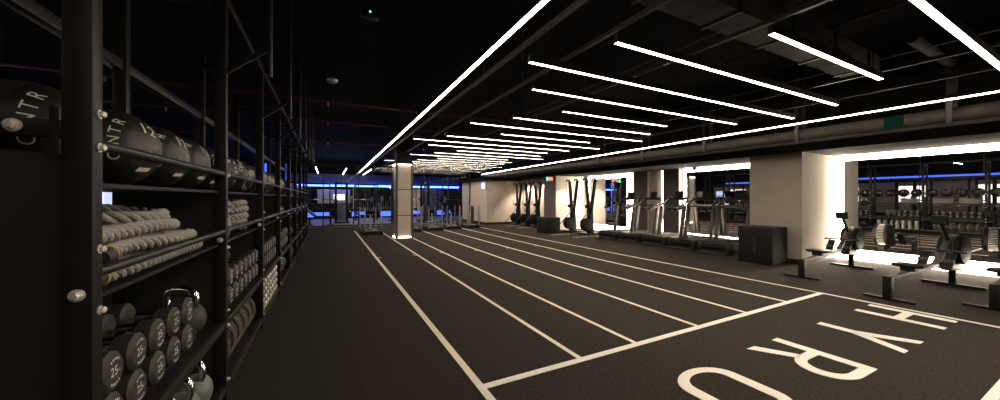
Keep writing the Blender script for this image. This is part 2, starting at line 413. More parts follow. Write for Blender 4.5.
for i,(y,z,x0,x1,r) in enumerate([(7.25,3.2,-5.5,8,.028),(9.4,3.25,-5.5,8,.022),(11.8,3.1,-5.5,8,.028)]):
    t = thing('sprinkler_pipe', f'{ORD[i]} red sprinkler pipe from the near end crossing under the dark ceiling', 'pipe', (1,y,z))
    MB().tube([(x0-1,0,0),(x1-1,0,0)], r, 10).build('pipe_run','redpipe',t)
    for x in (-4,-1,2,5): MB().tube([(x,0,-.09),(x,0,0)],.012,8).build('sprinkler_head','bolt',t)
    for x in (-5,0,5): MB().tube([(x,0,0),(x,0,CZ-z)],.006,5).build('hanger','tray',t)
t = thing('air_duct', 'wide brown rectangular duct crossing the ceiling above the nearest bar lights', 'duct', (4.2,1.95,3.2))
MB().box(-2.2,2.6,-.17,.17,-.12,.12).build('duct_body','duct',t,.01)
for x in (-1.8,-.8,.2,1.2,2.2): MB().box(x-.02,x+.02,-.185,.185,-.135,.135).build('flange','tray',t)
t = thing('air_duct', 'short ribbed duct piece high above the right of the lanes', 'duct', (7.3,1.40,3.3))
MB().tube([(0,0,0),(0,0,CZ-3.3+.08)],.008,6).build('hanger','tray',t)
MB().tube([(-.95+.05*i,0.0,0) for i in range(38)], [.055+(.006 if i%2 else 0) for i in range(38)], 12).build('duct_tube','duct',t)
for i,(x,y,z,l) in enumerate([(5.4,1.5,3.4,6),(6.9,1.6,3.3,7),(4.4,4.2,3.45,9)]):
    t = thing('conduit', f'{ORD[i]} thin conduit pipe fixed under the dark ceiling above the right lanes', 'pipe', (x,y,z))
    MB().tube([(0,-l/2,0),(0,l/2,0)],.018,8).build('pipe_run','tray',t)
    for yy in (-l/3,0,l/3): MB().tube([(0,yy,0),(0,yy,CZ-z)],.006,5).build('hanger','tray',t)
t = thing('smoke_detector', 'white disc detector on the dark ceiling above the aisle', 'detector', (.06,5.9,3.16))
MB().lathe([(.03,.05),(.075,.045),(.085,.03),(.075,.005),(.04,-.012),(.0001,-.012)],20).build('detector_cover','pale',t)
MB().tube([(0,0,.05),(0,0,CZ-3.16)],.004,6).build('drop_tube','black',t)
t = thing('emergency_light', 'small black box with a green indicator hung near the top of the view', 'light', (.39,3.78,3.28))
MB().box(-.09,.09,-.05,.05,-.04,.05).build('case','plastic',t,.008); MB().sphere((0.0,-.051,0),.008,10,6).build('green_lamp','green',t)
MB().tube([(0,0,.05),(0,0,CZ-3.28+.1)],.008,6).build('drop_tube','black',t)
# exit sign
t = thing('exit_sign', 'black lit sign with green figure and red letters hung from the soffit', 'sign', (8.12,11.5,2.14), .35)
MB().box(-.27,.27,-.02,.02,-.10,.10).build('case','plastic',t,.006)
g = MB().sphere((-.17,-.022,.045),.018,10,6); g.bar((-.17,-.022,.025),(-.18,-.022,-.02),.03,.008,(0,1,0)).bar((-.18,-.022,-.02),(-.14,-.022,-.06),.018,.008,(0,1,0)).bar((-.18,-.022,-.02),(-.215,-.022,-.065),.018,.008,(0,1,0)).bar((-.17,-.022,.02),(-.12,-.022,.0),.014,.008,(0,1,0)).bar((-.17,-.022,.02),(-.21,-.022,.0),.014,.008,(0,1,0))
g.build('green_figure','green',t)
vs, fs = text_mesh('EXIT', .15, .002)
MB().add(vs, fs, trans(.075,-.024,0) @ rotm('X',PI/2)).build('red_lettering','red',t)
for x in (-.2,.2): MB().tube([(x,0,.10),(x,0,.26)],.006,6).build('hanger','black',t)
t = thing('alarm_lamp', 'small red wall sounder on the glowing band above the treadmill mirror', 'alarm', (10.06,6.55,2.25))
MB().lathe([(.035,0),(.05,.02),(.045,.05),(.0001,.055)],14,disc_m((0,0,0),(-1,0,0))).build('dome','redpipe',t)
MB().lathe([(.055,-.012),(.055,.0)],14,disc_m((0,0,0),(-1,0,0))).build('base','plastic',t)

# ------------------------------------------------------------------ storage rack
RF, RB, Y0, PITCH, NB = -.60, -1.135, 1.39, 1.42, 8
fy = [Y0+PITCH*k for k in range(NB+1)]
rk = thing('storage_rack', 'long black steel storage rack with round guard rails along the left wall of the aisle', 'rack', (0,0,0))
for k, y in enumerate(fy):
    for x0 in (RF-.062, RB):
        MB().box(x0, x0+.062, y, y+.052, 0, 2.75).build('upright', 'black', rk, .004)
    MB().box(RB+.062, RF-.062, y+.002, y+.05, 1.52, 1.568).build('cross_beam', 'black', rk, .003)
    MB().box(RB+.062, RF-.062, y+.002, y+.05, 2.60, 2.66).build('cross_beam', 'black', rk, .003)
    if k == 0:
        # end panel with cut-outs along its inner edge
        poly = [(RF-.068,.04),(RF-.068,1.475),(RB+.07,1.497),(RB+.07,1.36),(-.842,1.355),(-.842,1.29),(RB+.07,1.24),(RB+.07,1.16),(-.842,1.15)]
        poly += [(-.842-.04*0,1.10)] + [(-.845+.012*math.cos(a),1.0+.10*math.sin(a)) for a in [PI/2-.3*i for i in range(11)]]
        poly += [(-.90,.86),(RB+.07,.84),(RB+.07,.04)]
        mb = MB(); M = Matrix(((1,0,0,0),(0,0,1,0),(0,1,0,0),(0,0,0,1)))
        mb.prism(poly, y+.018, y+.030, M); mb.build('end_panel', 'panel', rk)
    else:
        MB().box(RB+.062, RF-.064, y+.018, y+.030, .04, 1.385).build('side_panel', 'panel', rk)
    MB().box(RF-.078, RF-.066, y-.012, y, 1.47, 1.60).build('bracket', 'black', rk)
    bl = []
    for z in (1.596, 1.498, 1.20, 1.02, .60, .50, .14):
        bl.append(((RF, y+.030, z), (1,0,0)))
    bl += [((RF-.030, y, 1.075), (0,-1,0)), ((RF-.148, y+.002, 1.545), (0,-1,0))]
    for c, ax in bl:
        M = disc_m(c, ax) @ Matrix.Scale(1.45 if ax[1] else 1.1, 4)
        MB().lathe([(.0115,-.002),(.0125,.003)],12,M).lathe([(.009,.002),(.009,.011),(.006,.0135)],6,M).build('bolt', 'bolt', rk)
    if k == 0: MB().lathe([(.010,-.001),(.010,.0008),(.0001,.0009)],14,disc_m((RF-.030,y,1.17),(0,-1,0))).build('bolt_hole','darkprint',rk)
    if k < 8:
        MB().tube([(-.36,y+.03,2.2),(-.36,y+.03,CZ)], .014, 8).build('hanging_post', 'rail', rk)
        MB().bar((RF-.02,y+.026,2.18),(-.36,y+.026,2.40),.03,.03).build('brace', 'black', rk)
for k in range(NB):
    a, b = fy[k]+.052, fy[k+1]
    for z in (1.51, 1.128):
        MB().tube([(RF-.018,a,z),(RF-.018,b,z)], .017, 12).build('guard_rail', 'rail', rk)
    MB().tube([(RB+.03,a,1.51),(RB+.03,b,1.51)], .014, 8).build('rear_rail', 'rail', rk)
    for z in (1.395, 1.045):
        MB().box(RB+.02, RF-.05, a, b, z-.012, z).box(RF-.052,RF-.042,a,b,z-.012,z+.002).build('shelf', 'black', rk)
    for z in (.53, .10):
        MB().box(RB+.02, RF-.04, a, b, z-.014, z).build('shelf', 'black', rk)
        MB().box(RF-.042, RF-.004, a, b, z-.045, z+.006).build('shelf_beam', 'rail', rk, .003)
    if k < 4: MB().box(RB+.03, RF-.075, a+.01, b-(.28 if k == 0 else .01), .531, .600).build('dumbbell_saddle', 'black', rk, .004)
    MB().box(RB, RB+.05, a, b, 2.11, 2.17).build('top_rail', 'black', rk, .003)
    MB().box(RF-.055, RF-.005, a, b, 2.66, 2.72).build('top_rail', 'black', rk, .003)

# ---- medicine balls
BR = .155
def sph(th, al, R=BR): return Vector((R*math.cos(th), R*math.sin(th)*math.cos(al), R*math.sin(th)*math.sin(al)))
ball = thing('medicine_ball', '', 'ball', (0,0,0), 0, 'medicine balls on the top shelf')
MB().sphere((0,0,0), BR, 36, 24).build('body', 'leather', ball)
mb = MB(); N = 48                                 # dark band that carries the lettering
p0, p1 = math.radians(46), math.radians(74)
for i in range(N):
    for j in range(5):
        l0, l1 = 2*PI*i/N, 2*PI*(i+1)/N; q0, q1 = p0+(p1-p0)*j/5, p0+(p1-p0)*(j+1)/5
        mb.add([sph(q0,l0,BR+.0012),sph(q0,l1,BR+.0012),sph(q1,l1,BR+.0012),sph(q1,l0,BR+.0012)], [(0,1,2,3)])
mb.build('label_band', 'band', ball)
def sub_text(s, size):                            # subdivide long text faces a little so they hug the ball
    vs, fs = text_mesh(s, size)
    bm = bmesh.new(); bv = [bm.verts.new(v) for v in vs]
    for f in fs:
        try: bm.faces.new([bv[i] for i in f])
        except ValueError: pass
    bmesh.ops.triangulate(bm, faces=bm.faces)
    bmesh.ops.subdivide_edges(bm, edges=[e for e in bm.edges if e.calc_length() > size*.2], cuts=2)
    bm.verts.index_update()
    r = [tuple(v.co) for v in bm.verts], [tuple(v.index for v in f.verts) for f in bm.faces]; bm.free(); return r
mb = MB(); th0 = math.radians(59)
for ch, al in zip('CENTR', (198, 186, 172.5, 155, 136)):
    vs, fs = sub_text(ch, .046); out = []
    for x, y, z in vs:
        out.append(sph(th0 + y/BR, math.radians(al) - x/(BR*math.sin(th0)), BR+.003))
    mb.add(out, fs)
mb.build('lettering', 'print', ball)
def onball(y, z, R):                              # a spot seen square-on from the aisle, laid on the ball
    return Vector((math.sqrt(max(R*R-y*y-z*z, 0)), y, z))
mb = MB(); vs, fs = sub_text('12', .062); out = []
ca, sa = math.cos(-.35), math.sin(-.35)
for x, y, z in vs:
    out.append(onball(-.030+x*ca-y*sa, .074+x*sa+y*ca, BR+.003))
mb.add(out, fs); mb.build('number_print', 'print', ball)
mb = MB()
mb.add([onball(-.040+a, -.088+b, BR+.0045) for a, b in ((-.024,-.008),(.024,-.008),(.024,.008),(-.024,.008))], [(0,1,2,3)])
mb.build('size_tag', 'print', ball)
bay = ['nearest rack bay','second rack bay','third rack bay','fourth rack bay','fifth rack bay','sixth rack bay','seventh rack bay','farthest rack bay']
def ordn(i, n): return ('nearest','second nearest','third nearest','fourth nearest','fifth nearest','sixth nearest','seventh nearest')[i]
used = []
for k, n in ((0,4),(1,4),(2,4),(3,3)):
    for i in range(n):
        y = fy[k]+.213+.345*i
        rx = 0 if k == 0 else random.uniform(-.25,.25)
        place(ball, used, (-.795 if (k or i) else -.835, y, 1.40+BR), (random.uniform(-.06,.06) if k == 0 else random.uniform(-1.5,2.5), 0, random.uniform(-.1,.1) if k == 0 else random.uniform(-.6,1.0)),
              f'{ordn(i,n)} black medicine ball on the top shelf of the {bay[k]}')

# ---- battle ropes
def catmull(P, n=10):
    P = [Vector(p) for p in P]; out = []
    for i in range(len(P)-1):
        a, b, c, d = P[max(i-1,0)], P[i], P[i+1], P[min(i+2,len(P)-1)]
        for k in range(n):
            t = k/n
            out.append(.5*((2*b)+(c-a)*t+(2*a-5*b+4*c-d)*t*t+(3*b-a-3*c+d)*t**3))
    out.append(P[-1]); return out
def rope_mesh(path, R, mb, twist=1.0):
    P = catmull(path, 12)
    Q = [P[0]]; acc = 0                           # resample evenly
    step = R*.55
    for a, b in zip(P[:-1], P[1:]):
        L = (b-a).length; s = step-acc
        while s <= L and L > 0: Q.append(a+(b-a)*(s/L)); s += step
        acc = L-(s-step)
    fr = []; prev = None
    for i, p in enumerate(Q):
        t = (Q[min(i+1,len(Q)-1)]-Q[max(i-1,0)]).normalized()
        if prev is None: x = t.cross(Vector((0,0,1)) if abs(t.z) < .9 else Vector((1,0,0))).normalized()
        else: x = (prev-t*prev.dot(t)).normalized()
        prev = x; fr.append((p, x, t.cross(x)))
    for s in range(3):
        pts = []
        for i, (p, x, y) in enumerate(fr):
            a = 2*PI*s/3 + i*step/(R*4.4)*2*PI*twist
            pts.append(p+(x*math.cos(a)+y*math.sin(a))*R*.60)
        mb.tube(pts, R*.40, 8)
def rope(path, R, label, k, ends=True):
    r0 = Vector(path[0]); t = thing('battle_rope', label, 'rope', r0, 0, 'battle ropes on the middle shelf')
    mb = MB(); rope_mesh([Vector(p)-r0 for p in path], R, mb); mb.build('strands', 'rope', t)
    if ends:
        for a, b in ((path[0],path[1]),(path[-1],path[-2])):
            a, b = Vector(a)-r0, Vector(b)-r0; d = (b-a).normalized()
            MB().tube([a-d*.03, a+d*.05], R*1.08, 12).build('end_sleeve', 'rubber2', t)
            MB().tube([a+d*.05, a+d*.064], R*1.06, 12).build('end_tape', 'yellow', t)
def coil(y0, y1, xs, z, R, seed, dz=.0):           # back and forth along the shelf
    rnd = random.Random(seed); P = []; n = len(xs)
    for i, x in enumerate(xs):
        ya, yb = (y0, y1) if i % 2 == 0 else (y1, y0)
        sgn = 1 if yb > ya else -1
        j = lambda s=.03: rnd.uniform(-s, s)
        zz = z+dz*i
        P += [(x+j(.008), ya+sgn*(.05+abs(j(.03))), zz), (x+j(), ya*.68+yb*.32, zz+abs(j(.015))), (x+j(), ya*.35+yb*.65, zz+abs(j(.015))), (x+j(.008), yb-sgn*(.06+abs(j(.03))), zz)]
        if i < n-1: P.append(((x+xs[i+1])/2, yb+sgn*.0, zz+dz/2))
    return P
def loop(cx, cy, rx, ry, z, turns, seed, zstep=.03, tilt=0.):
    rnd = random.Random(seed); P = []
    for i in range(int(10*turns)+1):
        a = 2*PI*i/10
        P.append((cx+rx*math.cos(a)*(1+rnd.uniform(-.06,.06)), cy+ry*math.sin(a)*(1+rnd.uniform(-.06,.06)), z+zstep*i/10+rnd.uniform(0,.008)-tilt*(math.cos(a)-1)/2))
    return P
SR = .031; b0 = 1.045
rope(coil(1.50,2.64,[-.69,-.77,-.85,-.93,-1.01],b0+SR+.004,SR,1), SR, 'grey twisted battle rope lying lowest in the nearest rope pile on the middle shelf', 0)
rope(coil(1.53,2.52,[-.685,-.765,-.845,-.925,-1.005],b0+3*SR+.010,SR,2), SR, 'grey twisted battle rope in the middle of the nearest rope pile, longest loops', 0)
rope(coil(1.50,2.36,[-.70,-.775,-.85,-.93],b0+5*SR+.016,SR,3), SR, 'grey battle rope with yellow end tape, just below the top of the nearest rope pile', 0)
rope(loop(-.87,1.66,.13,.14,b0+6.2*SR+.004,1.15,4,.015,.055), SR, 'short grey rope coil on top of the nearest pile, closest to the near post', 0, False)
rope(loop(-.85,2.10,.14,.24,b0+6.2*SR+.004,1.1,5,.02,.05), SR, 'grey rope with a wide raised loop on top of the nearest pile', 0, False)
for k, hs in ((1,(4,4)),(2,(4,))):
    for h, n in enumerate(hs):
        ya = fy[k]+.12+.62*h if k == 1 else fy[k]+.14
        for q in range(2):
            z = b0+SR+.004+q*.115
            rope(loop(-.84,ya+.26,.15,.22,z,2.4+.0*q,10*k+3*h+q,.052), SR,
                 f'{"lower" if q==0 else "upper"} rope coil of the {"nearer" if h==0 else "farther"} stack in the {bay[k]}' if k == 1 else f'{"lower" if q==0 else "upper"} grey rope coil alone on the middle shelf of the {bay[k]}', k, False)

# ---- dumbbells
DR = .066
db = thing('dumbbell', '', 'dumbbell', (0,0,0), 0, 'dumbbells on the third shelf')
prof = [(DR*.80,-.034),(DR,-.022),(DR,.022),(DR*.80,.034)]
for s in (1, -1):
    h = MB().lathe(prof, 10, Matrix.Translation((s*.105,0,0)) @ rotm('Y',PI/2)).build('head', 'rubber', db)
MB().tube([(-.075,0,0),(-.03,0,0),(.03,0,0),(.075,0,0)],[.013,.016,.016,.013],12).build('handle','chrome',db)
mb = MB(); vs, fs = text_mesh('25', .042)
Mx = Matrix(((0,0,1,.1402),(1,0,0,0),(0,1,0,0),(0,0,0,1)))
mb.add(vs, fs, Mx @ trans(-.004,.0,0)); vs, fs = text_mesh('KG', .011); mb.add(vs, fs, Mx @ trans(.024,-.005,0))
for a in range(-2,3):                            # marks around the rim of the end cap
    for up in (1,-1):
        an = PI/2*up + a*.27
        mb.add([(c[0],c[1],0) for c in ((-.0028,-.004),(.0028,-.004),(.0028,.004),(-.0028,.004))], [(0,1,2,3)], Mx @ trans(.040*math.cos(an),.040*math.sin(an),0) @ rotm('Z',an-PI/2))
mb.build('end_print', 'print', db)
used = []
def dumb(x, y, z, lab, rx=0.): return place(db, used, (x,y,z), (rx,0,0), lab)
for k, n in ((0,6),(1,7),(2,6),(3,6)):
    for row in range(2):
        for i in range(n):
            if k == 0:
                y = 1.510+.163*i
                if i == 5: continue
            else: y = fy[k]+.16+.158*i
            dumb(-.742, y, .602+DR+row*2*DR, f'{ordn(i,n)} round-headed dumbbell in the {"lower" if row==0 else "upper"} row, {bay[k]}', random.uniform(-.15,.15))
for i in range(3):
    dumb(-1.02, 1.56+.158*i, .602+DR, f'{ordn(i,3)} dumbbell at the back of the third shelf, {bay[0]}')

# ---- kettlebells
def kettlebell(name, body, handle, cat, label, group):
    t = thing(name, label, cat, (0,0,0), 0, group)
    MB().lathe([(.0001,0),(.055,.0),(.075,.015),(.092,.05),(.098,.09),(.092,.13),(.072,.165),(.045,.182),(.0001,.186)],24).build('body', body, t)
    pts = [(0,-.055,.155),(0,-.068,.20),(0,-.066,.24),(0,-.045,.268),(0,0,.276),(0,.045,.268),(0,.066,.24),(0,.068,.20),(0,.055,.155)]
    MB().tube(catmull(pts,4), .0165, 12).build('handle', handle, t)
    mb = MB(); vs, fs = text_mesh('24', .030)
    mb.add([(math.sqrt(max(.0991**2-y**2,0)), y, z+.09) for y, z, _ in vs], fs); mb.build('weight_print', 'print', t)
    return t
kb = kettlebell('kettlebell','rubber','chrome','kettlebell','black kettlebell with a chrome handle at the far end of the nearest dumbbell rows','kettlebells on the rack')
kb.location = (-.78,2.655,.532); kb.rotation_euler = (0,0,1.1); kb.scale = (1.15,1.25,1.)
kg = kettlebell('kettlebell','greenbell','chrome','kettlebell','','kettlebells on the bottom shelf')
used = []
for i in range(4):
    for r in range(2):
        place(kg, used, (-.72-.24*r, 2.62-.215*i, .103), 1.0+.1*i, f'{ordn(i,4)} grey-green kettlebell to the second post, {"front" if r==0 else "back"} row of the bottom shelf')
used = []
# ---- bumper plates, standing upright
pl = thing('bumper_plate', '', 'weight plate', (0,0,0), 0, 'bumper plates on the bottom shelf')
M = rotm('X', PI/2)
MB().lathe([(.05,-.028),(.09,-.028),(.11,-.02),(.15,-.02),(.155,-.030),(.172,-.030),(.176,-.02),(.176,.02),(.172,.030),(.155,.030),(.15,.02),(.11,.02),(.09,.028),(.05,.028)],36,M).build('disc','plate',pl)
MB().lathe([(.026,-.032),(.052,-.032),(.052,.032),(.026,.032)],24,M).build('hub','pale',pl)
for i in range(6):
    place(pl, used, (-.79, fy[1]+.16+.19*i, .10+.179), (0,0,.42), f'{ordn(i,6)} dark bumper plate standing on the bottom shelf of the {bay[1]}')
# ---- third bay bottom: small pale dumbbells in rows
sd = thing('dumbbell', '', 'dumbbell', (0,0,0), 0, 'small pale dumbbells on the bottom shelf')
for s in (1,-1): MB().lathe([(.03,-.03),(.042,-.02),(.042,.02),(.03,.03)],12,Matrix.Translation((s*.075,0,0)) @ rotm('Y',PI/2)).build('head','pale',sd)
MB().tube([(-.06,0,0),(.06,0,0)],.013,10).build('handle','chrome',sd)
used = []
for i in range(7):
    for r in range(4):
        place(sd, used, (-.72, fy[2]+.2+.17*i, .109+.042+r*.084), (0,0,0), f'{ordn(i,7)} pale chrome dumbbell in the {["lowest","second lowest","second highest","top"][r]} row, {bay[2]} bottom shelf')
used = [1]
n = 0
for k in range(3, 8):                             # black kettlebells on the middle shelves of the farther bays
    for i in range(4):
        dup(kb, (-.78, fy[k]+.25+.3*i, 1.047), .2*i, f'{ordn(i,4)} black kettlebell with chrome handle on the middle shelf of the {bay[k]}')
sb = thing('slam_ball', '', 'ball', (0,0,0), 0, 'slam balls on the rack')
mb = MB().sphere((0,0,0), .14, 28, 16); mb.build('body', 'rubber', sb)
MB().lathe([(.018,-.004),(.014,.004),(.0001,.005)],12,disc_m((.138,0,.0),(1,0,0))).build('valve','rail',sb)
MB().tube([(.1415*math.cos(a),0,.1415*math.sin(a)) for a in [2*PI*i/32 for i in range(32)]],.003,5,closed=True).build('seam','band',sb)
used = []
for k in range(3, 8):
    for i in range(4):
        place(sb, used, (-.78, fy[k]+.25+.3*i, .10+.147), random.uniform(-.3,.3), f'{ordn(i,4)} black slam ball on the bottom shelf of the {bay[k]}')
for k in range(4, 8):
    for i in range(3):
        place(sb, used, (-.78, fy[k]+.3+.36*i, .53+.147), random.uniform(-.3,.3), f'{ordn(i,3)} slam ball on the third shelf of the {bay[k]}')
        if k < 7: dup(ball, (-.795, fy[k]+.28+.39*i, 1.40+BR), (random.uniform(-1,2),0,random.uniform(-.4,.8)), f'{ordn(i,3)} black medicine ball on the top shelf of the {bay[k]}')

# ------------------------------------------------------------------ plyo boxes
def plyo(loc, rz, sx, sy, h, label):
    t = thing('plyo_box', label, 'box', loc, rz)
    MB().box(-sx/2,sx/2,-sy/2,sy/2,0,h).build('body','plyo',t,.018,3)
    for s in (-1,1):                              # stitched edge seams and dark prints
        MB().box(-.03,.03,s*(sy/2+.001)-.001,s*(sy/2+.001)+.001,h*.42,h*.62).build('grip_slot','darkprint',t)
        MB().box(s*(sx/2+.001)-.001,s*(sx/2+.001)+.001,-.035,.035,h*.25,h*.72).build('side_print','darkprint',t)
    MB().box(-sx/2+.02,sx/2-.02,-sy/2+.02,sy/2-.02,h,h+.004).build('top_pad','rubber2',t,.001,1)
plyo((8.19,3.86,0), .0, .60, .64, .75, 'large dark plyo box standing against the pale pier, nearest of the two boxes')
plyo((7.70,10.95,0), .0, .60, .75, .60, 'lower dark plyo box standing between the ski machines')

# ------------------------------------------------------------------ treadmills (runner faces the mirror, +X)
tm = thing('treadmill', '', 'treadmill', (0,0,0), 0, 'treadmills in a row before the mirrors')
prof = [(0,.10),(.03,.04),(.10,.02),(1.50,.02),(1.62,.06),(1.64,.16),(1.55,.24),(1.2,.255),(.75,.255),(.35,.262),(.06,.27),(0,.22)]
Mxz = Matrix(((1,0,0,0),(0,0,1,0),(0,1,0,0),(0,0,0,1)))
for s in (-1, 1):
    MB().prism(prof, s*.33-.05 if s > 0 else -.38, s*.33+.05 if s > 0 else -.28, Mxz).build('side_rail','deck',tm,.008)
mb = MB()
for i in range(26):
    x = .10+i*.054; z = .238+.012*((x-.75)/.75)**2
    mb.box(x, x+.048, -.27, .27, z-.02, z)
mb.build('belt','belt',tm)
MB().tube([(.07,-.29,.17),(.07,.29,.17)],.085,16).build('rear_roller','plastic',tm)
MB().prism([(0,.04),(1.5,.04),(1.5,.17),(.1,.17)], -.27, .27, Mxz).build('underframe','plastic',tm)
MB().box(-.10,.30,-.37,.37,.012,.04).build('rear_foot','rubber2',tm,.008)
for s in (-1, 1):
    MB().bar((.72,s*.36,.20),(.88,s*.36,1.10),.062,.11,(1,0,0)).build('post','bronze',tm,.008)
    hb = catmull([(.28,s*.33,1.03),(.42,s*.34,1.05),(.62,s*.36,1.08),(.88,s*.36,1.17),(1.04,s*.34,1.30),(1.13,s*.22,1.38)],6)
    MB().tube(hb,.029,10).build('handlebar','bronze',tm)
    MB().tube([(.26,s*.33,1.03),(.31,s*.332,1.035),(.50,s*.345,1.057)],.040,12).build('grip','plastic',tm)
MB().box(-.30,.30,-.03,.03,-.04,.04,trans(1.10,0,1.33) @ rotm('Z',PI/2) @ rotm('X',.3)).build('console','plastic',tm,.012)
MB().box(-.13,.13,-.012,.012,-.0,.20,trans(1.13,0,1.36) @ rotm('Z',PI/2) @ rotm('X',.3)).build('display','plastic',tm,.006)
MB().tube([(.92,-.36,1.12),(.92,.36,1.12)],.022,10).build('cross_bar','bronze',tm)
used = []
for i, y in enumerate((4.95,5.80,6.65,7.50,8.35)):
    place(tm, used, (8.30-.05*max(0,i-2),y,0), 0, f'{"nearest" if i==0 else "farthest" if i==4 else ORD[i]+" nearest"} black treadmill of the row before the mirrors, '+['beside the plyo box','in front of the mirror','before the narrow dark pier','before the wider dark pier','next to the ski machines'][i])

# ------------------------------------------------------------------ rowing machines (axis +X from rear foot to flywheel)
rw = thing('rowing_machine', '', 'rowing machine', (0,0,0), 0, 'rowing machines before the wide mirror')
MB().bar((.02,0,.275),(1.55,0,.375),.07,.06).build('rail','bronze',rw,.006)
MB().box(-.05,.04,-.042,.042,.03,.315).build('rear_leg','plastic',rw,.012); MB().box(-.03,.03,-.24,.24,0,.030).build('rear_foot','plastic',rw,.008)
sp = [(.50,-.15),(.70,-.15),(.745,-.11),(.73,0),(.745,.11),(.70,.15),(.50,.15),(.45,.10),(.44,0),(.45,-.10)]
MB().prism(sp,.395,.435).build('seat','plastic',rw,.012); MB().box(.52,.68,-.07,.07,.335,.395).build('seat_carriage','rubber2',rw,.006)
MB().bar((1.45,0,.36),(2.16,0,.26),.10,.10).build('front_beam','plastic',rw,.01)
MB().bar((1.40,0,.36),(1.86,0,.72),.07,.07).build('front_strut','bronze',rw,.008)
MB().bar((1.98,0,.56),(1.98,0,.03),.07,.06,(1,0,0)).build('front_leg','plastic',rw,.008); MB().box(1.94,2.02,-.31,.31,0,.035).build('front_foot','plastic',rw,.008)
Md = disc_m((2.02,0,.56),(0,1,0))
MB().lathe([(.06,-.12),(.20,-.12),(.225,-.10),(.23,-.055),(.215,-.05),(.215,.05),(.23,.055),(.225,.10),(.20,.12),(.06,.12)],32,Md).build('flywheel_housing','plastic',rw)
mb = MB()
for i in range(40):
    a = 2*PI*i/40; mb.box(-.003,.003,-.055,.055,-.003,.003,trans(2.02+.226*math.cos(a),0,.56+.226*math.sin(a)))
mb.build('flywheel_grille','pale',rw)
for s in (-1,1):
    MB().lathe([(.10,0),(.16,.006),(.10,.012)],24,disc_m((2.02,s*.12,.56),(0,s,0))).build('side_cover','plastic',rw)
    MB().box(-.03,.0,-.05,.05,-.15,.15,trans(1.42,s*.12,.42) @ rotm('Y',.65)).build('footplate','plastic',rw,.01)
    MB().box(-.042,-.03,-.052,.052,-.03,.02,trans(1.42,s*.12,.42) @ rotm('Y',.65)).build('foot_strap','rubber2',rw)
MB().tube(catmull([(1.88,0,.60),(1.78,0,.74),(1.66,0,.88),(1.57,0,1.0)],5),.025,10).build('monitor_arm','plastic',rw)
mo = MB().box(-.022,.022,-.085,.085,-.065,.065,trans(1.55,0,1.02) @ rotm('Y',-.2)).build('monitor','plastic',rw,.01)
MB().box(-.024,-.022,-.07,.07,-.045,.05,trans(1.55,0,1.02) @ rotm('Y',-.2)).build('monitor_screen','screen',mo)
MB().tube([(1.55,-.25,.56),(1.56,-.1,.57),(1.56,.1,.57),(1.55,.25,.56)],.016,10).build('handle','rubber2',rw)
MB().tube([(1.56,0,.57),(1.8,0,.60)],.006,6).build('chain','bolt',rw)
used = []
place(rw, used, (7.16,2.78,0), .0, 'rowing machine farthest along the mirror, beside the pale pier')
place(rw, used, (6.62,1.66,0), -.09, 'rowing machine in full view in front of the middle of the wide mirror')
place(rw, used, (7.15,.92,0), -.02, 'rowing machine cut off by the right edge of the view')

# ------------------------------------------------------------------ ski machines
sk = thing('ski_machine', '', 'ski machine', (0,0,0), 0, 'ski machines along the right wall')
MB().box(-.35,.30,-.24,.24,0,.05).build('base_plate','plastic',sk,.012)
MB().prism([(-.10,.05),(.16,.05),(.10,.95),(-.06,.95)],-.085,.085,Mxz).build('tower','plastic',sk,.02)
for s in (-1,1):
    MB().bar((.02,s*.05,.75),(.06,s*.24,2.03),.08,.11,(1,0,0)).build('arm','plastic',sk,.015)
    MB().tube(catmull([(.06,s*.24,2.0),(.03,s*.245,2.07),(-.05,s*.245,2.075),(-.10,s*.245,2.02)],5),.03,10).build('pulley_head','plastic',sk)
    MB().tube([(-.09,s*.245,2.02),(-.12,s*.20,1.22)],.006,5).build('cord','rubber2',sk)
    MB().tube(catmull([(-.12,s*.20,1.22),(-.16,s*.20,1.16),(-.16,s*.20,1.06),(-.11,s*.20,1.0)],4),.016,8).build('handle','rubber2',sk)
Md = disc_m((-.16,0,.36),(0,1,0))
MB().lathe([(.05,-.11),(.20,-.11),(.235,-.085),(.24,.0),(.235,.085),(.20,.11),(.05,.11)],30,Md).build('flywheel_housing','plastic',sk)
for s in (-1,1): MB().lathe([(.10,0),(.16,.006),(.10,.012)],24,disc_m((-.16,s*.11,.36),(0,s,0))).build('side_cover','plastic',sk)
MB().tube([(-.05,.0,.80),(-.22,.08,.62),(-.62,.25,.12),(-.66,.26,.012)],.018,8).build('front_strut','bronze',sk)
MB().tube([(-.15+.0*i+.14*math.cos(2*PI*i/20),-.17,.86+.14*math.sin(2*PI*i/20)) for i in range(20)],.012,6,closed=True).build('cable_loop','plastic',sk)
MB().box(-.02,.02,-.10,.10,-.07,.07,trans(-.13,0,1.03) @ rotm('Y',-.25)).build('monitor','plastic',sk,.01)
MB().box(-.023,-.02,-.08,.08,-.05,.05,trans(-.13,0,1.03) @ rotm('Y',-.25)).build('monitor_screen','screen',sk)
used = []
for i,(x,y) in enumerate([(8.72,9.75),(8.72,10.75),(8.75,13.35),(8.65,14.05),(8.52,14.75)]):
    place(sk, used, (x,y,0), 0, ['tall ski machine nearest the treadmills, against the glowing mirror edge','tall ski machine right of the far plyo box, second from the treadmills','tall ski machine just left of the far plyo box','middle ski machine of the three beyond the far plyo box','farthest ski machine, nearest the wall corner'][i])

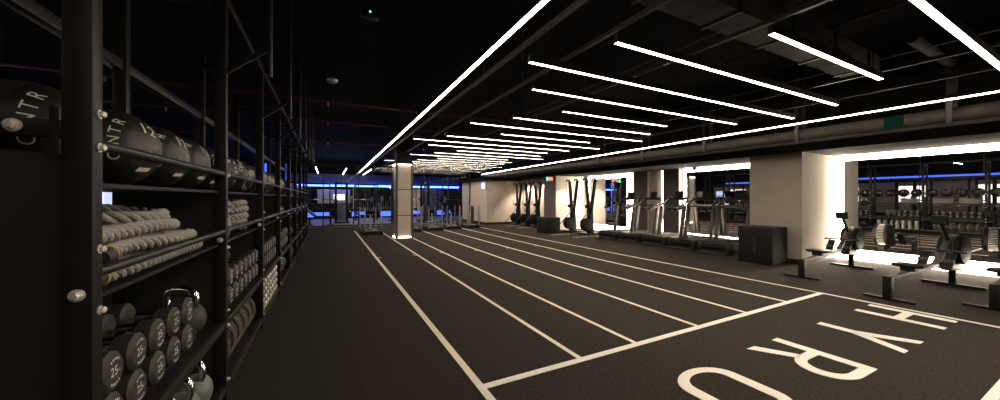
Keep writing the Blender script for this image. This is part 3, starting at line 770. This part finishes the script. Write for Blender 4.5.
# ------------------------------------------------------------------ push sleds
sl = thing('push_sled', '', 'sled', (0,0,0), 0, 'push sleds at the far ends of the lanes')
for s in (-1,1):
    MB().prism([(-.55,.05),(-.48,0),(.48,0),(.55,.05),(.55,.09),(-.55,.09)],-.035,.035,Matrix(((0,0,1,s*.29),(1,0,0,0),(0,1,0,0),(0,0,0,1)))).build('runner','black',sl,.006)
    for y in (-.42,.42):
        MB().tube([(s*.29,y,.08),(s*.29,y,1.0)],.021,12).build('push_pole','alu',sl)
        MB().lathe([(.034,0),(.034,.13),(.026,.14)],12,trans(s*.29,y,.09)).build('pole_socket','greymetal',sl)
for y in (-.42,0,.42): MB().box(-.29,.29,y-.035,y+.035,.075,.125).build('cross_member','black',sl,.006)
MB().box(-.22,.22,-.36,.36,.125,.145).build('weight_tray','greymetal',sl,.004)
MB().tube([(0,0,.14),(0,0,.72)],.024,12).build('weight_post','pale',sl)
MB().lathe([(.03,.145),(.13,.145),(.135,.16),(.13,.19),(.03,.19)],24).build('weight_disc','plate',sl)
used = []
for i,(x,y,a) in enumerate([(1.43,13.6,.12),(3.05,13.9,-.1),(3.93,14.1,.08),(4.85,14.3,-.06),(5.78,14.5,.1)]):
    place(sl, used, (x,y,0), a, ['push sled in the leftmost lane, left of the lit column','push sled just right of the lit column','third push sled from the left, second right of the lit column','fourth push sled from the left, second nearest the pale wall','push sled in the lane nearest the pale wall'][i])
t = thing('foam_roller', 'tall dark cylinder standing by the pale wall behind the sleds', 'roller', (6.70,16.4,0))
MB().lathe([(.10,0),(.11,.015),(.11,.90),(.10,.915)],20).build('body','rubber',t); MB().lathe([(.05,.915),(.06,.92),(.05,.93)],16).build('end_cap','plastic',t)
t = thing('glow_panel', 'small bluish glowing patch high on the pale corner wall', 'screen', (7.19,16.0,1.98))  # bluish emissive patch on the corner wall
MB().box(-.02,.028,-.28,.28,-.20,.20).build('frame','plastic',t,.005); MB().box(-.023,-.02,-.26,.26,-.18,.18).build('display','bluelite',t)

# ------------------------------------------------------------------ far gym floor behind the glass
pr = thing('power_rack', '', 'power rack', (0,0,0), 0, 'power racks in the far gym')
for x in (-.6,.6):
    for y in (-.6,.6): MB().box(x-.035,x+.035,y-.035,y+.035,0,2.2).build('upright','black',pr,.004)
for y in (-.6,.6): MB().box(-.6,.6,y-.03,y+.03,2.14,2.2).build('cross_bar','black',pr)
for x in (-.6,.6): MB().box(x-.03,x+.03,-.6,.6,2.14,2.2).box(x-.03,x+.03,-.6,.6,.05,.11).build('side_bar','black',pr)
MB().tube([(-1.05,-.66,1.25),(1.05,-.66,1.25)],.015,8).build('barbell','chrome',pr)
for s in (-1,1):
    MB().lathe([(.03,-.04),(.22,-.04),(.225,.04),(.03,.04)],24,disc_m((s*.86,-.66,1.25),(1,0,0))).build('plate','plate',pr)
    MB().box(s*.6-.03,s*.6+.03,-.70,-.63,1.2,1.24).build('hook','black',pr)
bn = thing('weight_bench', '', 'bench', (0,0,0), 0, 'weight benches in the far gym')
MB().box(-.15,.15,-.6,.25,.40,.47).build('seat_pad','rubber2',bn,.02); MB().box(-.14,.14,0,.75,-.035,.035,trans(0,.24,.47) @ rotm('X',.7)).build('back_pad','rubber2',bn,.02)
MB().box(-.04,.04,-.55,.55,.33,.40).build('spine','black',bn,.006)
for y in (-.5,.5): MB().box(-.28,.28,y-.035,y+.035,0,.05).box(-.035,.035,y-.03,y+.03,.05,.34).build('leg','black',bn)
cb = thing('cable_machine', '', 'cable machine', (0,0,0), 0, 'cable machines in the far gym')
for x in (-.28,.28): MB().box(x-.05,x+.05,-.05,.05,0,2.15).build('column_post','plastic',cb,.008)
MB().box(-.36,.36,-.30,.30,0,.07).build('base','black',cb,.01); MB().box(-.34,.34,-.07,.07,2.09,2.2).build('top_cap','plastic',cb,.01)
mb = MB()
for i in range(14): mb.box(-.20,.20,-.06,.06,.12+.062*i,.174+.062*i)
mb.build('weight_stack','greymetal',cb,.003); MB().tube([(0,-.08,.15),(0,-.08,2.09)],.008,6).build('cable','rubber2',cb)
MB().lathe([(.02,-.015),(.06,-.015),(.06,.015),(.02,.015)],16,disc_m((0,-.08,2.03),(1,0,0))).build('pulley','greymetal',cb)
u1, u2, u3 = [], [], []
for i,(x,y) in enumerate([(-3.0,22.4),(-.5,22.3),(2.1,22.6),(5.2,22.0),(7.6,21.8)]):
    place(pr,u1,(x,y,0),0,f'{ORD[i]} black power rack with loaded barbell from the left behind the far glass')
for i,(x,y) in enumerate([(-1.6,20.2),(.65,20.3),(3.6,20.6),(5.1,19.9)]):
    place(cb,u2,(x,y,0),.2*i,f'{ORD[i]} dark cable machine with weight stack from the left behind the far glass')
for i,(x,y) in enumerate([(-.35,18.9),(1.7,19.3),(4.2,18.9),(6.4,19.2)]):
    place(bn,u3,(x,y,0),1.2+.3*i,f'{ORD[i]} dark weight bench from the left behind the far glass')
t = thing('glow_panel', 'painted white reflection on the far wall, seen through the glass left of the lit column', 'screen', (.65,24.40,1.4))  # emissive patch drawn for a bright reflection in the far mirror
MB().box(-.36,.36,.0,.04,-.22,.22).build('frame','plastic',t,.005); MB().box(-.33,.33,-.006,.0,-.19,.19).build('display','farglow',t)
t = thing('wall_panel', 'pale painted reflection around the white one on the far wall', 'wall panel', (.35,24.445,1.45))
MB().box(-.95,.95,-.003,.003,-.45,.45).build('panel','plaster2',t)  # pale sheet drawn for the beige part of that reflection
# gym kit behind the storage rack
for i,y in enumerate((1.5,4.2,12.6)):
    dup(pr,(-3.9,y,0),PI/2,f'{ORD[i]} power rack with loaded barbell from the near end behind the storage rack')
for i,y in enumerate((2.9,5.6)):
    dup(cb,(-4.6,y,0),PI/2,f'{ORD[i]} cable machine from the near end behind the storage rack')

# ------------------------------------------------------------------ world and light
w = bpy.data.worlds.new('world'); SC.world = w; w.use_nodes = True
w.node_tree.nodes['Background'].inputs['Color'].default_value = (.02,.02,.022,1); w.node_tree.nodes['Background'].inputs['Strength'].default_value = .2
def area(name, loc, sx, sy, power, col, rot=(0,0,0)):
    l = bpy.data.lights.new(name,'AREA'); l.shape = 'RECTANGLE'; l.size = sx; l.size_y = sy; l.energy = power; l.color = col
    o = bpy.data.objects.new(name, l); COL.objects.link(o); o.location = loc; o.rotation_euler = rot; return o
def spot(name, loc, power, col, ang=1.3, tgt=None):
    l = bpy.data.lights.new(name,'SPOT'); l.energy = power; l.color = col; l.spot_size = ang; l.spot_blend = .6; l.shadow_soft_size = .04
    o = bpy.data.objects.new(name, l); COL.objects.link(o); o.location = loc
    d = Vector(tgt)-Vector(loc); o.rotation_euler = d.to_track_quat('-Z','Y').to_euler(); return o
for x,y,e in ((8.95,13.6,110),(8.95,14.9,130),(8.95,11.0,130)): spot('downlight_lamp', (x,y,2.24), e, WARM, 2.0, (x+.25,y,0))  # lamp by the door pier is added to brighten its return

SC.view_settings.view_transform = 'Standard'; SC.view_settings.look = 'None'; SC.view_settings.gamma = 1; SC.view_settings.use_curve_mapping = False
SC.view_settings.exposure = 0.95
SC.cycles.use_denoising = True; SC.cycles.filter_width = 1.5
SC.cycles.max_bounces = 10; SC.cycles.diffuse_bounces = 5; SC.cycles.glossy_bounces = 6; SC.cycles.transparent_max_bounces = 12
SC.cycles.sample_clamp_indirect = 8
